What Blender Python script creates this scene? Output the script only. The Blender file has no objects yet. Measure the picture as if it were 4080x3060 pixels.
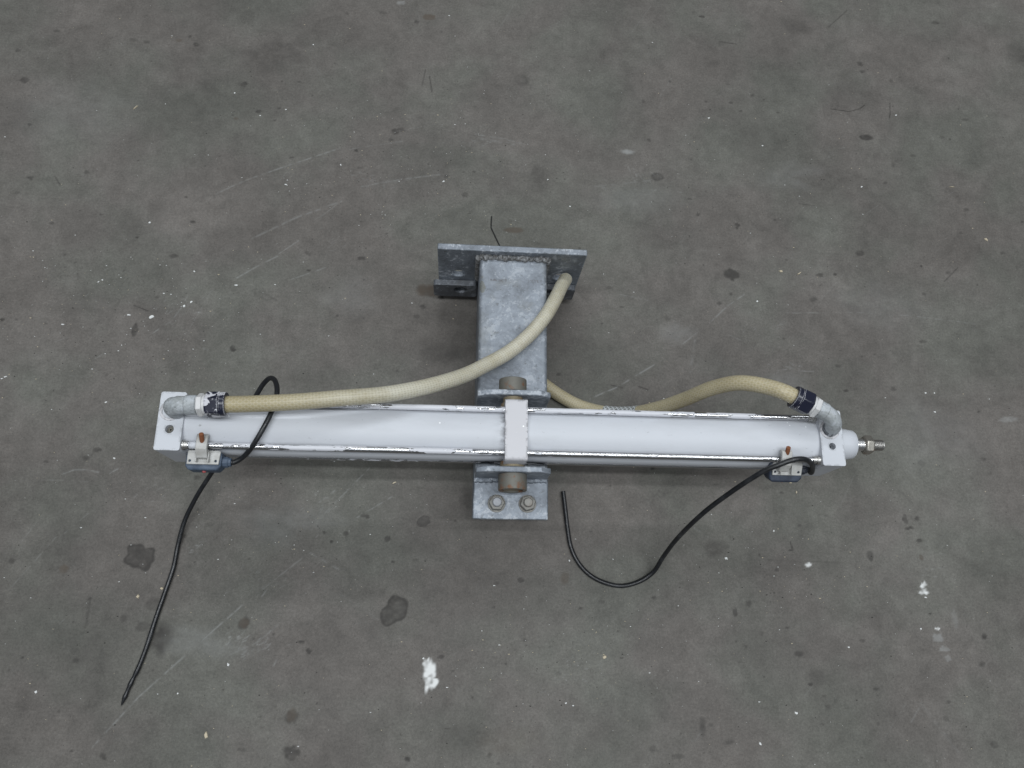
import bpy, bmesh, math, random
import numpy as np
from mathutils import Vector, Matrix, Euler
random.seed(7); rng = np.random.default_rng(7)
sc = bpy.context.scene; C = sc.collection
PI = math.pi

# ------------------------------------------------------------------ camera
FPX, IW, IH = 3070.0, 4080.0, 3060.0
CAM = Vector((-0.0912, -0.2925, 1.5194)); PITCH, YAW, ROLL = 0.29283, 0.03087, -0.07449
ROT = Matrix.Rotation(YAW, 3, 'Z') @ Matrix.Rotation(PITCH, 3, 'X') @ Matrix.Rotation(ROLL, 3, 'Y')
cd = bpy.data.cameras.new('camera'); cam = bpy.data.objects.new('camera', cd); C.objects.link(cam)
cd.sensor_fit = 'HORIZONTAL'; cd.angle = 2*math.atan(IW/2/FPX); cd.clip_start = 0.05; cd.clip_end = 100
cam.matrix_world = Matrix.Translation(CAM) @ ROT.to_4x4(); sc.camera = cam

def at(px, py, z=0.0):            # photo pixel (4080 wide) -> point on the horizontal plane z
    v = ROT @ Vector(((px-IW/2)/FPX, -(py-IH/2)/FPX, -1)); s = (z-CAM.z)/v.z
    return CAM + v*s
def a2(px, py, z=0.0): return at(px*1.84448, py*1.84448, z)   # same, pixels of the 2212-wide view

# ------------------------------------------------------------------ light: two hall lamp rows overhead, two added fill rows, dim surroundings
w = bpy.data.worlds.new('World'); sc.world = w; w.use_nodes = True
w.node_tree.nodes['Background'].inputs[0].default_value = (0.86, 0.93, 1.0, 1)
w.node_tree.nodes['Background'].inputs[1].default_value = 0.135
def lamp(name, loc, sx, sy, power, col=(0.93, 0.97, 1.0)):
    l = bpy.data.lights.new(name, 'AREA'); l.shape = 'RECTANGLE'; l.size = sx; l.size_y = sy
    l.energy = power; l.color = col
    o = bpy.data.objects.new(name, l); C.objects.link(o); o.location = loc
    return o
lamp('tube_or_fill_row', (0.3, -0.78, 6.0), 7.0, 0.16, 165)
lamp('tube_or_fill_row', (0.3, -0.22, 6.0), 7.0, 0.16, 128)
lamp('tube_or_fill_row', (0.0, 4.3, 6.0), 8.0, 0.5, 195)  # added fill row at the back, brightens the far floor
lamp('tube_or_fill_row', (0.0, -4.4, 6.0), 8.0, 0.5, 85)  # added fill row on the viewer's side
vs = sc.view_settings
vs.view_transform = 'Standard'; vs.look = 'None'; vs.exposure = 0.0; vs.gamma = 1.0; vs.use_curve_mapping = False

# ------------------------------------------------------------------ node helpers
class NT:
    def __init__(s, name):
        s.m = bpy.data.materials.new(name); s.m.use_nodes = True; s.t = s.m.node_tree
        s.bsdf = s.t.nodes['Principled BSDF']; s.out = s.t.nodes['Material Output']
    def n(s, typ, ins=None, **props):
        x = s.t.nodes.new(typ)
        for k, v in props.items(): setattr(x, k, v)
        for k, v in (ins or {}).items(): s.put(x.inputs[k], v)
        return x
    def put(s, sock, v):
        if isinstance(v, bpy.types.NodeSocket): s.t.links.new(v, sock)
        elif isinstance(v, bpy.types.Node): s.t.links.new(v.outputs[0], sock)
        else:
            if sock.type == 'RGBA' and not hasattr(v, '__len__'): v = (v, v, v, 1)
            if sock.type == 'RGBA' and len(v) == 3: v = (*v, 1)
            sock.default_value = v
    def p(s, **k):
        names = dict(color='Base Color', rough='Roughness', metal='Metallic', normal='Normal', ior='IOR', spec='Specular IOR Level', sss='Subsurface Weight', trans='Transmission Weight', alpha='Alpha')
        for a, v in k.items(): s.put(s.bsdf.inputs[names[a]], v)
    def obj(s): return s.n('ShaderNodeTexCoord').outputs['Object']
    def map(s, scale=(1, 1, 1), loc=(0, 0, 0), rot=(0, 0, 0), vec=None):
        return s.n('ShaderNodeMapping', {0: vec or s.obj(), 'Scale': scale, 'Location': loc, 'Rotation': rot}).outputs[0]
    def noise(s, scale, detail=4, rough=.55, vec=None, dist=0.0, out=0):
        return s.n('ShaderNodeTexNoise', {'Vector': vec or s.obj(), 'Scale': scale, 'Detail': detail, 'Roughness': rough, 'Distortion': dist}).outputs[out]
    def vor(s, scale, vec=None, feat='F1', out='Distance', rnd=1.0):
        x = s.n('ShaderNodeTexVoronoi', {'Vector': vec or s.obj(), 'Scale': scale, 'Randomness': rnd}, feature=feat); return x.outputs[out]
    def ramp(s, fac, *stops, interp='LINEAR'):
        r = s.n('ShaderNodeValToRGB', {0: fac}); cr = r.color_ramp; cr.interpolation = interp
        while len(cr.elements) < len(stops): cr.elements.new(0.5)
        for e, (p, c) in zip(cr.elements, stops):
            e.position = p; e.color = (c, c, c, 1) if not hasattr(c, '__len__') else (*c, 1)[:4]
        return r.outputs[0]
    def mix(s, f, a, b, blend='MIX'):
        x = s.n('ShaderNodeMix', data_type='RGBA', blend_type=blend)
        s.put(x.inputs[0], f); s.put(x.inputs[6], a); s.put(x.inputs[7], b); return x.outputs[2]
    def math(s, op, a, b=0.0, c=0.0, clamp=False):
        x = s.n('ShaderNodeMath', operation=op, use_clamp=clamp); s.put(x.inputs[0], a); s.put(x.inputs[1], b); s.put(x.inputs[2], c); return x.outputs[0]
    def bump(s, h, strength=.3, dist=.001, normal=None):
        x = s.n('ShaderNodeBump', {'Strength': strength, 'Distance': dist, 'Height': h})
        if normal: s.put(x.inputs['Normal'], normal)
        return x.outputs[0]
    def edge(s, radius=.003):            # 1 near sharp edges
        b = s.n('ShaderNodeBevel', {'Radius': radius}, samples=4); g = s.n('ShaderNodeNewGeometry')
        d = s.n('ShaderNodeVectorMath', {0: b.outputs[0], 1: g.outputs['Normal']}, operation='DOT_PRODUCT').outputs['Value']
        return s.math('SUBTRACT', 1.0, d)

M = {}
def mat_paint(name, base, chip=0.5, speck=True, grime=False):
    t = NT(name)
    big = t.noise(9, 4); fine = t.noise(900, 2)
    col = t.mix(t.ramp(big, (.3, 0), (.7, 1)), tuple(x*.94 for x in base), base)
    stain = t.ramp(t.noise(26, 6, .7), (.62, 0), (.78, 1))
    col = t.mix(t.math('MULTIPLY', stain, .22), col, (.42, .42, .40))
    if speck:                            # white splashes, small dark chips
        sp = t.ramp(t.vor(52), (.05, 1), (.09, 0)); ms = t.ramp(t.noise(14, 2), (.50, 0), (.54, 1))
        col = t.mix(t.math('MULTIPLY', sp, ms), col, (.92, .93, .95))
        sp2 = t.ramp(t.vor(38, t.map(loc=(3, 1, 2))), (.045, 1), (.07, 0)); ms2 = t.ramp(t.noise(19, 2, vec=t.map(loc=(5, 5, 5))), (.55, 0), (.6, 1))
        col = t.mix(t.math('MULTIPLY', sp2, ms2), col, (.16, .16, .16))
    e = t.math('MULTIPLY', t.edge(.006), t.ramp(t.noise(110, 5, .7), (.49, 0), (.55, 1)))
    em = t.ramp(e, (.008, 0), (.025, chip))
    col = t.mix(em, col, (.17, .175, .18))
    if grime:                            # grey smear beside the trunnion block and by the first coupling
        s = t.n('ShaderNodeSeparateXYZ', {0: t.obj()})
        g1 = t.ramp(t.math('ADD', s.outputs[0], .5), (.458, 0), (.472, .15), (.4815, 1))
        g1 = t.math('MULTIPLY', g1, t.math('LESS_THAN', s.outputs[0], 0.0))
        g1 = t.math('MULTIPLY', g1, t.ramp(t.noise(1.0, 5, .7, vec=t.map(scale=(45, 90, 90))), (.42, 0), (.58, .8)))
        col = t.mix(g1, col, (.13, .135, .145))
        g2 = t.ramp(t.noise(1.0, 6, .75, vec=t.map(scale=(90, 260, 200), loc=(1, 3, 0))), (.655, 0), (.675, .8))
        col = t.mix(g2, col, (.25, .255, .26))
        g3 = t.ramp(t.noise(1.0, 4, .6, vec=t.map(scale=(7, 26, 20), loc=(4, 1, 0))), (.50, 0), (.68, .28))
        col = t.mix(g3, col, (.44, .45, .47))
    t.p(color=col, rough=t.ramp(big, (.3, .46), (.7, .58)), normal=t.bump(t.noise(160, 3), .12, .0006))
    M[name] = t.m
mat_paint('white_paint', (.565, .585, .625))
mat_paint('barrel_paint', (.575, .595, .635), grime=True)
mat_paint('block_paint', (.58, .575, .60), chip=.8)

t = NT('chipped_rod')                    # bright steel under flaking white paint
v = t.map(scale=(9, 70, 70)); big = t.noise(1.0, 5, .62, vec=v); sml = t.noise(2.0, 3, .55, vec=t.map(scale=(30, 110, 110)))
f = t.math('ADD', t.math('MULTIPLY', big, .75), t.math('MULTIPLY', sml, .35))
sep = t.n('ShaderNodeSeparateXYZ', {0: t.obj()})
back = t.math('GREATER_THAN', sep.outputs[1], 0.0); front = t.math('SUBTRACT', 1.0, back)
fr = t.math('MULTIPLY', front, t.math('MULTIPLY', t.math('GREATER_THAN', sep.outputs[0], .06), .26))      # right half of the front rod is bare
bk = t.math('SUBTRACT', t.math('MULTIPLY', back, .035), t.math('MULTIPLY', back, t.math('MULTIPLY', t.math('GREATER_THAN', sep.outputs[0], .30), .12)))
f = t.math('SUBTRACT', t.math('SUBTRACT', t.math('ADD', f, bk), fr), t.math('MULTIPLY', front, .030))
mask = t.ramp(f, (.535, 0), (.543, 1))
t.p(color=t.mix(mask, (.50, .50, .51), (.60, .61, .65)), metal=t.math('SUBTRACT', 1.0, mask), rough=t.mix(mask, .16, .45), normal=t.bump(mask, .8, .0006))
M['chipped_rod'] = t.m

def mat_galv(name, base=(.225, .250, .285), metal=.35, white=.5, k=1.0, post=False):
    t = NT(name)
    sp = t.n('ShaderNodeTexVoronoi', {'Vector': t.obj(), 'Scale': 190.0*k}).outputs['Color']
    spv = t.n('ShaderNodeSeparateColor', {0: sp}).outputs[0]
    n1 = t.noise(19*k, 7, .68, dist=.8); n2 = t.noise(110*k, 6, .7)
    col = t.mix(t.ramp(n1, (.34, 0), (.66, 1)), tuple(x*.60 for x in base), tuple(x*1.22 for x in base))
    col = t.mix(t.math('MULTIPLY', spv, .22), col, tuple(min(1, x*1.6) for x in base))
    ox = t.ramp(t.math('ADD', t.math('MULTIPLY', n2, .55), t.math('MULTIPLY', n1, .45)), (.53, 0), (.575, 1))
    col = t.mix(t.math('MULTIPLY', ox, white), col, (.47, .50, .54))
    dk = t.ramp(t.noise(95*k, 5, .7, vec=t.map(loc=(2, 7, 1))), (.60, 0), (.66, 1))
    col = t.mix(t.math('MULTIPLY', dk, .60), col, (.09, .095, .10))
    br = t.ramp(t.noise(8*k, 5, .65, vec=t.map(loc=(9, 2, 4))), (.54, 0), (.68, 1))
    col = t.mix(t.math('MULTIPLY', br, .40), col, (.17, .165, .135))
    if post:                             # olive bloom by the weld, two rusty dashes across the top
        s = t.n('ShaderNodeSeparateXYZ', {0: t.obj()})
        def dash(x0, y0, hx, hy):
            mx = t.math('LESS_THAN', t.math('ABSOLUTE', t.math('SUBTRACT', s.outputs[0], x0)), hx); my = t.math('LESS_THAN', t.math('ABSOLUTE', t.math('SUBTRACT', s.outputs[1], y0)), hy)
            return t.math('MULTIPLY', mx, my)
        for (px, py, hx) in ((1986, 1116, .015), (2132, 1121, .013)):
            p_ = at(px, py, .1947)
            col = t.mix(t.math('MULTIPLY', dash(p_.x, p_.y, hx, .0026), t.ramp(t.noise(210, 4, .7), (.44, 0), (.56, .55))), col, (.07, .055, .045))
        dx = t.math('DIVIDE', t.math('ADD', s.outputs[0], .058), .022); dy = t.math('DIVIDE', t.math('SUBTRACT', s.outputs[1], .29), .085)
        rr = t.math('SQRT', t.math('ADD', t.math('MULTIPLY', dx, dx), t.math('MULTIPLY', dy, dy)))
        ol = t.ramp(t.math('ADD', rr, t.math('MULTIPLY', t.noise(30, 6, .7), 1.6)), (.95, .7), (2.0, 0))
        col = t.mix(ol, col, (.155, .155, .130))
    t.p(color=col, metal=t.math('MULTIPLY', t.math('SUBTRACT', 1.0, ox), metal), rough=t.ramp(n2, (.3, .42), (.7, .62)),
        normal=t.bump(t.math('ADD', n2, t.math('MULTIPLY', spv, .3)), .45, .0014))
    M[name] = t.m
mat_galv('galvanised', white=.72); mat_galv('post_zinc', (.235, .26, .295), .35, .42, 1.0, True); mat_galv('galvanised_dark', (.11, .118, .132), .3, .22); mat_galv('elbow_zinc', (.36, .385, .40), .05, .75, 1.7)

def mat_metal(name, col, rough, metal=1.0, rust=0.0, bump=.15):
    t = NT(name); n = t.noise(120, 5, .7)
    c = t.mix(t.ramp(t.noise(60, 5, .7), (.52, 0), (.66, rust)), col, (.20, .085, .035))
    t.p(color=c, metal=metal, rough=t.ramp(n, (.3, rough), (.75, rough+.2)), normal=t.bump(n, bump, .0006)); M[name] = t.m
mat_metal('bright_steel', (.66, .66, .66), .2); mat_metal('nut_steel', (.42, .40, .36), .32, .9, .5)
mat_metal('thread_steel', (.55, .54, .52), .28, 1, .1); mat_metal('zinc_nut', (.22, .215, .20), .5, .5, .12)
mat_metal('bolt_end', (.30, .31, .33), .55, .5); mat_metal('rust', (.22, .08, .035), .8, 0, .6, .5)
mat_metal('rusty_pin', (.26, .22, .15), .6, .3, .9, .5); mat_metal('dark_hole', (.06, .06, .055), .7, 0)
mat_metal('tube_bronze', (.155, .150, .132), .55, .35, .85, .3)
mat_metal('black_wire', (.012, .012, .012), .5, 0)

t = NT('weld'); n = t.noise(180, 5, .7)
t.p(color=t.mix(t.ramp(n, (.4, 0), (.65, 1)), (.10, .095, .09), (.30, .31, .32)), metal=.3, rough=.55, normal=t.bump(n, .8, .002)); M['weld'] = t.m

t = NT('cast_clamp'); n = t.noise(70, 5, .65)
t.p(color=t.mix(t.ramp(n, (.35, 0), (.7, 1)), (.37, .365, .345), (.53, .53, .52)), rough=.5, normal=t.bump(n, .3, .001)); M['cast_clamp'] = t.m
t = NT('sensor_plastic'); n = t.noise(60, 5, .65)
t.p(color=t.mix(t.ramp(n, (.4, 0), (.75, 1)), (.020, .027, .045), (.055, .072, .105)), rough=.5, normal=t.bump(n, .2, .001)); M['sensor_plastic'] = t.m
t = NT('sensor_plastic_dusty'); n = t.noise(60, 5, .65)
t.p(color=t.mix(t.ramp(n, (.35, 0), (.7, 1)), (.040, .060, .095), (.10, .135, .19)), rough=.6, normal=t.bump(n, .2, .001)); M['sensor_plastic_dusty'] = t.m
t = NT('red_plastic'); t.p(color=(.42, .09, .09), rough=.35); M['red_plastic'] = t.m
t = NT('gland_plastic'); t.p(color=(.02, .024, .035), rough=.45); M['gland_plastic'] = t.m
t = NT('black_rubber'); n = t.noise(260, 4); d = t.ramp(t.noise(40, 5, .7), (.5, 0), (.8, .35))
t.p(color=t.mix(d, (.010, .011, .013), (.10, .105, .11)), rough=t.ramp(n, (.3, .3), (.7, .46)), normal=t.bump(n, .15, .0005)); M['black_rubber'] = t.m

def mat_nut(name, amount):
    t = NT(name); f = t.noise(52, 5, .60, vec=t.map(scale=(1, .7, .7), rot=(.3, .2, .6)), dist=1.4)
    mk = t.ramp(f, (amount, 0), (amount+.02, 1)); e = t.ramp(t.edge(.0016), (.02, 0), (.06, 1))
    e = t.math('MULTIPLY', e, t.ramp(t.noise(90, 4), (.42, 0), (.5, 1)))
    mk = t.math('MAXIMUM', mk, e)
    t.p(color=t.mix(mk, (.012, .014, .030), (.60, .60, .64)), rough=t.mix(mk, .28, .5), normal=t.bump(mk, .6, .0005)); M[name] = t.m
mat_nut('nut_splashed', .495); mat_nut('nut_black', .70)
t = NT('white_plastic'); n = t.noise(60, 4); t.p(color=t.mix(n, (.50, .50, .50), (.66, .66, .66)), rough=.4); M['white_plastic'] = t.m

def mat_hose(name, cream, brown, rng_):
    t = NT(name); uv = t.n('ShaderNodeUVMap'); s = t.n('ShaderNodeSeparateXYZ', {0: uv.outputs[0]})
    u, v = s.outputs[0], s.outputs[1]
    A = t.math('MULTIPLY', u, 2*PI*11); B = t.math('MULTIPLY', v, 2*PI/.0100)
    s1 = t.math('SINE', t.math('ADD', A, B)); s2 = t.math('SINE', t.math('SUBTRACT', A, B))
    dots = t.ramp(t.math('MULTIPLY', s1, s2), (.30, 0), (.85, 1)); net = t.ramp(t.math('MAXIMUM', s1, s2), (.75, 0), (.97, 1))
    f = t.ramp(v, *rng_)
    col = t.mix(f, cream, brown)
    col = t.mix(t.ramp(t.noise(22, 5, .65), (.40, 0), (.75, .6)), col, tuple(x*.78 for x in brown))
    col = t.mix(t.math('MULTIPLY', net, .30), col, (.66, .64, .54))
    col = t.mix(t.math('MULTIPLY', dots, .50), col, (.24, .20, .12))
    gr = t.ramp(t.noise(150, 5, .75), (.60, 0), (.70, .35)); col = t.mix(gr, col, (.14, .12, .08))
    t.p(color=col, rough=.38, sss=.12, normal=t.bump(net, .5, .0006)); t.bsdf.inputs['Subsurface Radius'].default_value = (.006, .005, .003)
    t.bsdf.inputs['Subsurface Scale'].default_value = 1.0
    M[name] = t.m
mat_hose('hose_cream', (.54, .52, .43), (.38, .32, .18), [(0, 1), (.10, .8), (.24, .08), (1, 0)])
mat_hose('hose_yellow', (.47, .42, .28), (.43, .36, .215), [(0, .6), (.4, 0), (.7, 1), (1, 1)])
t = NT('net_sleeve'); uv = t.n('ShaderNodeUVMap'); s = t.n('ShaderNodeSeparateXYZ', {0: uv.outputs[0]})
A = t.math('MULTIPLY', s.outputs[0], 2*PI*9); B = t.math('MULTIPLY', s.outputs[1], 2*PI/.0105)
w1 = t.math('MAXIMUM', t.math('SINE', t.math('ADD', A, B)), t.math('SINE', t.math('SUBTRACT', A, B)))
t.p(color=t.mix(t.ramp(w1, (.5, 0), (.8, 1)), (.20, .21, .20), (.60, .63, .65)), rough=.4, normal=t.bump(w1, .5, .001)); M['net_sleeve'] = t.m

t = NT('flake_white'); t.p(color=(.66, .67, .66), rough=.7); M['flake_white'] = t.m
t = NT('flake_wood'); n = t.noise(300, 3); t.p(color=t.mix(n, (.38, .31, .20), (.62, .56, .44)), rough=.8); M['flake_wood'] = t.m
t = NT('flake_dark'); t.p(color=(.035, .033, .03), rough=.8); M['flake_dark'] = t.m

# floor: worn sealed concrete; the attribute holds stains, soft dark patches and scratches with shapes of their own (R dark, G light, B brown, A white)
t = NT('concrete')
att = t.n('ShaderNodeAttribute', attribute_name='wear'); ac = t.n('ShaderNodeSeparateColor', {0: att.outputs['Color']})
b1 = t.noise(1.7, 5, .62, dist=.5); b2 = t.noise(6.5, 6, .66, dist=.4); b3 = t.noise(34, 6, .7); b4 = t.noise(420, 3, .6)
lum = t.math('ADD', t.math('ADD', t.math('MULTIPLY', b1, .24), t.math('MULTIPLY', b2, .30)), t.math('ADD', t.math('MULTIPLY', b3, .27), t.math('MULTIPLY', b4, .19)))
col = t.ramp(lum, (.37, (.083, .077, .070)), (.50, (.127, .118, .108)), (.63, (.180, .168, .155)))
hue = t.noise(4.2, 3, .5, vec=t.map(loc=(4, 1, 0)))
col = t.mix(t.ramp(hue, (.45, 0), (.62, .55)), col, t.mix(1.0, col, (.93, 1.04, .98), 'MULTIPLY'))
col = t.mix(t.ramp(hue, (.36, .5), (.48, 0)), col, t.mix(1.0, col, (1.02, .99, .99), 'MULTIPLY'))
grain = t.noise(210, 6, .80, vec=t.map(loc=(1, 9, 0)))
col = t.mix(t.ramp(grain, (.40, .55), (.50, 0)), col, t.mix(1.0, col, (.72, .72, .72), 'MULTIPLY'))
col = t.mix(t.ramp(grain, (.52, 0), (.64, .55)), col, t.mix(1.0, col, (1.34, 1.34, 1.33), 'MULTIPLY'))
patch = t.noise(13, 7, .72, vec=t.map(loc=(3, 4, 0)), dist=.9)
col = t.mix(t.ramp(patch, (.36, .6), (.47, 0)), col, t.mix(1.0, col, (.80, .80, .80), 'MULTIPLY'))
pit = t.math('MULTIPLY', t.ramp(t.vor(95), (.035, 1), (.075, 0)), t.ramp(t.noise(5, 4, .6, vec=t.map(loc=(7, 7, 0))), (.48, 0), (.60, 1)))
col = t.mix(t.math('MULTIPLY', pit, .55), col, (.05, .048, .045))
gl = t.math('MULTIPLY', t.ramp(t.vor(70, t.map(loc=(.3, .8, 0))), (.03, 1), (.055, 0)), t.ramp(t.noise(3.2, 4, .6, vec=t.map(loc=(2, 3, 0))), (.50, 0), (.62, 1)))
col = t.mix(t.math('MULTIPLY', gl, .5), col, (.36, .36, .34))
col = t.mix(t.math('MULTIPLY', ac.outputs[0], .86), col, (.040, .037, .034))
col = t.mix(t.math('MULTIPLY', ac.outputs[2], .75), col, (.085, .066, .050))
col = t.mix(t.math('MULTIPLY', ac.outputs[1], .75), col, (.30, .305, .30))
col = t.mix(att.outputs['Alpha'], col, (.72, .73, .72))
rough = t.math('ADD', t.ramp(b2, (.3, .56), (.7, .74)), t.math('MULTIPLY', ac.outputs[1], .15), clamp=True)
t.p(color=col, rough=rough, spec=.24, normal=t.bump(t.math('ADD', b3, t.math('MULTIPLY', b4, .5)), .10, .002)); M['concrete'] = t.m

# ------------------------------------------------------------------ mesh helpers
def tag(o, label=None, cat=None, group=None, kind=None):
    for k, v in (('label', label), ('category', cat), ('group', group), ('kind', kind)):
        if v: o[k] = v
    return o
def empty(name, loc, label, cat, group=None):
    o = bpy.data.objects.new(name, None); o.empty_display_size = .05; C.objects.link(o); o.location = loc
    return tag(o, label, cat, group)
def link(name, me, mat, parent=None, bevel=0.0, seg=2, angle=35, xf=None):
    if xf is not None: me.transform(xf)
    me.update()
    for p in me.polygons: p.use_smooth = True
    me.set_sharp_from_angle(angle=math.radians(angle))
    o = bpy.data.objects.new(name, me); C.objects.link(o)
    if mat: me.materials.append(M[mat])
    if parent:
        o.parent = parent; o.matrix_parent_inverse = Matrix.Translation(-parent.location)
    if bevel:
        b = o.modifiers.new('bevel', 'BEVEL'); b.width = bevel; b.segments = seg; b.limit_method = 'ANGLE'; b.angle_limit = math.radians(40); b.harden_normals = False
    return o
def done(bm, name):
    bmesh.ops.recalc_face_normals(bm, faces=bm.faces); me = bpy.data.meshes.new(name); bm.to_mesh(me); bm.free(); return me
def box_me(x0, x1, y0, y1, z0, z1):
    bm = bmesh.new(); bmesh.ops.create_cube(bm, size=1)
    for v in bm.verts: v.co = Vector((x0+(v.co.x+.5)*(x1-x0), y0+(v.co.y+.5)*(y1-y0), z0+(v.co.z+.5)*(z1-z0)))
    return done(bm, 'box')
def frame(d):
    d = d.normalized(); u = d.orthogonal().normalized() if abs(d.z) > .95 else d.cross(Vector((0, 0, 1))).normalized()
    return u, d.cross(u).normalized()
def lathe(p0, p1, prof, n=40, rot=0.0):
    """revolve profile [(s along axis in metres, radius)] about p0->p1"""
    p0 = Vector(p0); d = (Vector(p1)-p0).normalized(); u, v = frame(d); bm = bmesh.new(); rings = []
    for s, r in prof:
        c = p0+d*s
        if r <= 1e-6: rings.append([bm.verts.new(c)]); continue
        rings.append([bm.verts.new(c+(u*math.cos(2*PI*k/n+rot)+v*math.sin(2*PI*k/n+rot))*r) for k in range(n)])
    for A, B in zip(rings, rings[1:]):
        for k in range(n):
            q = [A[k % len(A)], A[(k+1) % len(A)], B[(k+1) % len(B)], B[k % len(B)]]
            f = []; [f.append(x) for x in q if x not in f]
            if len(f) > 2: bm.faces.new(f)
    for R_ in (rings[0], rings[-1]):
        if len(R_) > 2: bm.faces.new(R_)
    return done(bm, 'lathe')
def cyl(p0, p1, r, n=40, rot=0.0):
    L = (Vector(p1)-Vector(p0)).length; return lathe(p0, p1, [(0, r), (L, r)], n, rot)
def ring(p0, p1, ro, ri, n=40):
    L = (Vector(p1)-Vector(p0)).length
    p0 = Vector(p0); d = (Vector(p1)-p0).normalized(); u, v = frame(d); bm = bmesh.new(); R_ = []
    for s, r in ((0, ro), (L, ro), (L, ri), (0, ri)):
        R_.append([bm.verts.new(p0+d*s+(u*math.cos(2*PI*k/n)+v*math.sin(2*PI*k/n))*r) for k in range(n)])
    for a in range(4):
        A, B = R_[a], R_[(a+1) % 4]
        for k in range(n): bm.faces.new((A[k], A[(k+1) % n], B[(k+1) % n], B[k]))
    return done(bm, 'ring')
def circle2(cx, cy, r, n=28): return [(cx+r*math.cos(2*PI*k/n), cy+r*math.sin(2*PI*k/n)) for k in range(n)]
def rrect(x0, x1, y0, y1, r, n=5):
    P = []
    for cx, cy, a0 in ((x1-r, y1-r, 0), (x0+r, y1-r, 90), (x0+r, y0+r, 180), (x1-r, y0+r, 270)):
        for k in range(n+1):
            a = math.radians(a0+90*k/n); P.append((cx+r*math.cos(a), cy+r*math.sin(a)))
    return P
def extrude(outline, holes, f, t0, t1):
    """plate from 2D outline with holes; f(u, v, t) -> point, extruded t0..t1"""
    bm = bmesh.new()
    for loop in [outline]+holes:
        vs_ = [bm.verts.new((x, y, 0)) for x, y in loop]
        for a, b in zip(vs_, vs_[1:]+vs_[:1]): bm.edges.new((a, b))
    bmesh.ops.triangle_fill(bm, use_beauty=True, use_dissolve=False, edges=bm.edges[:], normal=(0, 0, 1))
    geo = bmesh.ops.extrude_face_region(bm, geom=bm.faces[:]); top = set(g for g in geo['geom'] if isinstance(g, bmesh.types.BMVert))
    for v in bm.verts: v.co = Vector(f(v.co.x, v.co.y, t1 if v in top else t0))
    return done(bm, 'plate')
def spline(pts, per=10):
    P = [Vector(p) for p in pts]; P = [P[0]*2-P[1]]+P+[P[-1]*2-P[-2]]; out = []
    for i in range(1, len(P)-2):
        p0, p1, p2, p3 = P[i-1:i+3]
        t0 = 0; t1 = max(1e-6, (p1-p0).length**.5); t2 = t1+max(1e-6, (p2-p1).length**.5); t3 = t2+max(1e-6, (p3-p2).length**.5)
        for k in range(per):
            t_ = t1+(t2-t1)*k/per
            A1 = p0*((t1-t_)/(t1-t0))+p1*((t_-t0)/(t1-t0)); A2 = p1*((t2-t_)/(t2-t1))+p2*((t_-t1)/(t2-t1)); A3 = p2*((t3-t_)/(t3-t2))+p3*((t_-t2)/(t3-t2))
            B1 = A1*((t2-t_)/(t2-t0))+A2*((t_-t0)/(t2-t0)); B2 = A2*((t3-t_)/(t3-t1))+A3*((t_-t1)/(t3-t1))
            out.append(B1*((t2-t_)/(t2-t1))+B2*((t_-t1)/(t2-t1)))
    out.append(P[-2]); return out
def sweep(path, rad, n=20, hollow=0.0):
    """tube with UV: u round, v = metres along"""
    N = len(path); rf = rad if callable(rad) else (lambda s: rad)
    tang = [(path[min(i+1, N-1)]-path[max(i-1, 0)]).normalized() for i in range(N)]
    u = frame(tang[0])[0]; verts = []; faces = []; uvs = []; L = 0; arc = []
    for i in range(N):
        if i: L += (path[i]-path[i-1]).length
        arc.append(L)
    for i in range(N):
        u = (u-tang[i]*u.dot(tang[i])).normalized(); v = tang[i].cross(u); r = rf(i/(N-1))
        verts += [path[i]+(u*math.cos(2*PI*k/n)+v*math.sin(2*PI*k/n))*r for k in range(n)]
    for i in range(N-1):
        for k in range(n):
            k2 = (k+1) % n; faces.append((i*n+k, i*n+k2, (i+1)*n+k2, (i+1)*n+k)); uvs += [(k/n, arc[i]), ((k+1)/n, arc[i]), ((k+1)/n, arc[i+1]), (k/n, arc[i+1])]
    for base, ii, sgn in ((0, 0, -1), ((N-1)*n, N-1, 1)):
        rim = list(range(base, base+n))
        if hollow:
            r = hollow; c = path[ii]; c2 = c-tang[ii]*sgn*.02; s0 = len(verts)
            verts += [c+(verts[q]-c).normalized()*r for q in rim]; verts += [c2+(verts[q]-c).normalized()*r for q in rim]
            for k in range(n):
                k2 = (k+1) % n
                faces.append((rim[k], rim[k2], s0+k2, s0+k)); faces.append((s0+k, s0+k2, s0+n+k2, s0+n+k)); uvs += [(0, arc[ii])]*8
            faces.append(tuple(s0+n+k for k in range(n))); uvs += [(0, arc[ii])]*n
        else:
            faces.append(tuple(rim)); uvs += [(0, arc[ii])]*n
    me = bpy.data.meshes.new('sweep'); me.from_pydata([tuple(p) for p in verts], [], faces)
    ul = me.uv_layers.new(name='UVMap'); ul.data.foreach_set('uv', np.array(uvs, dtype=np.float32).ravel())
    bm = bmesh.new(); bm.from_mesh(me); bmesh.ops.recalc_face_normals(bm, faces=bm.faces); bm.to_mesh(me); bm.free()
    return me

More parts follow.
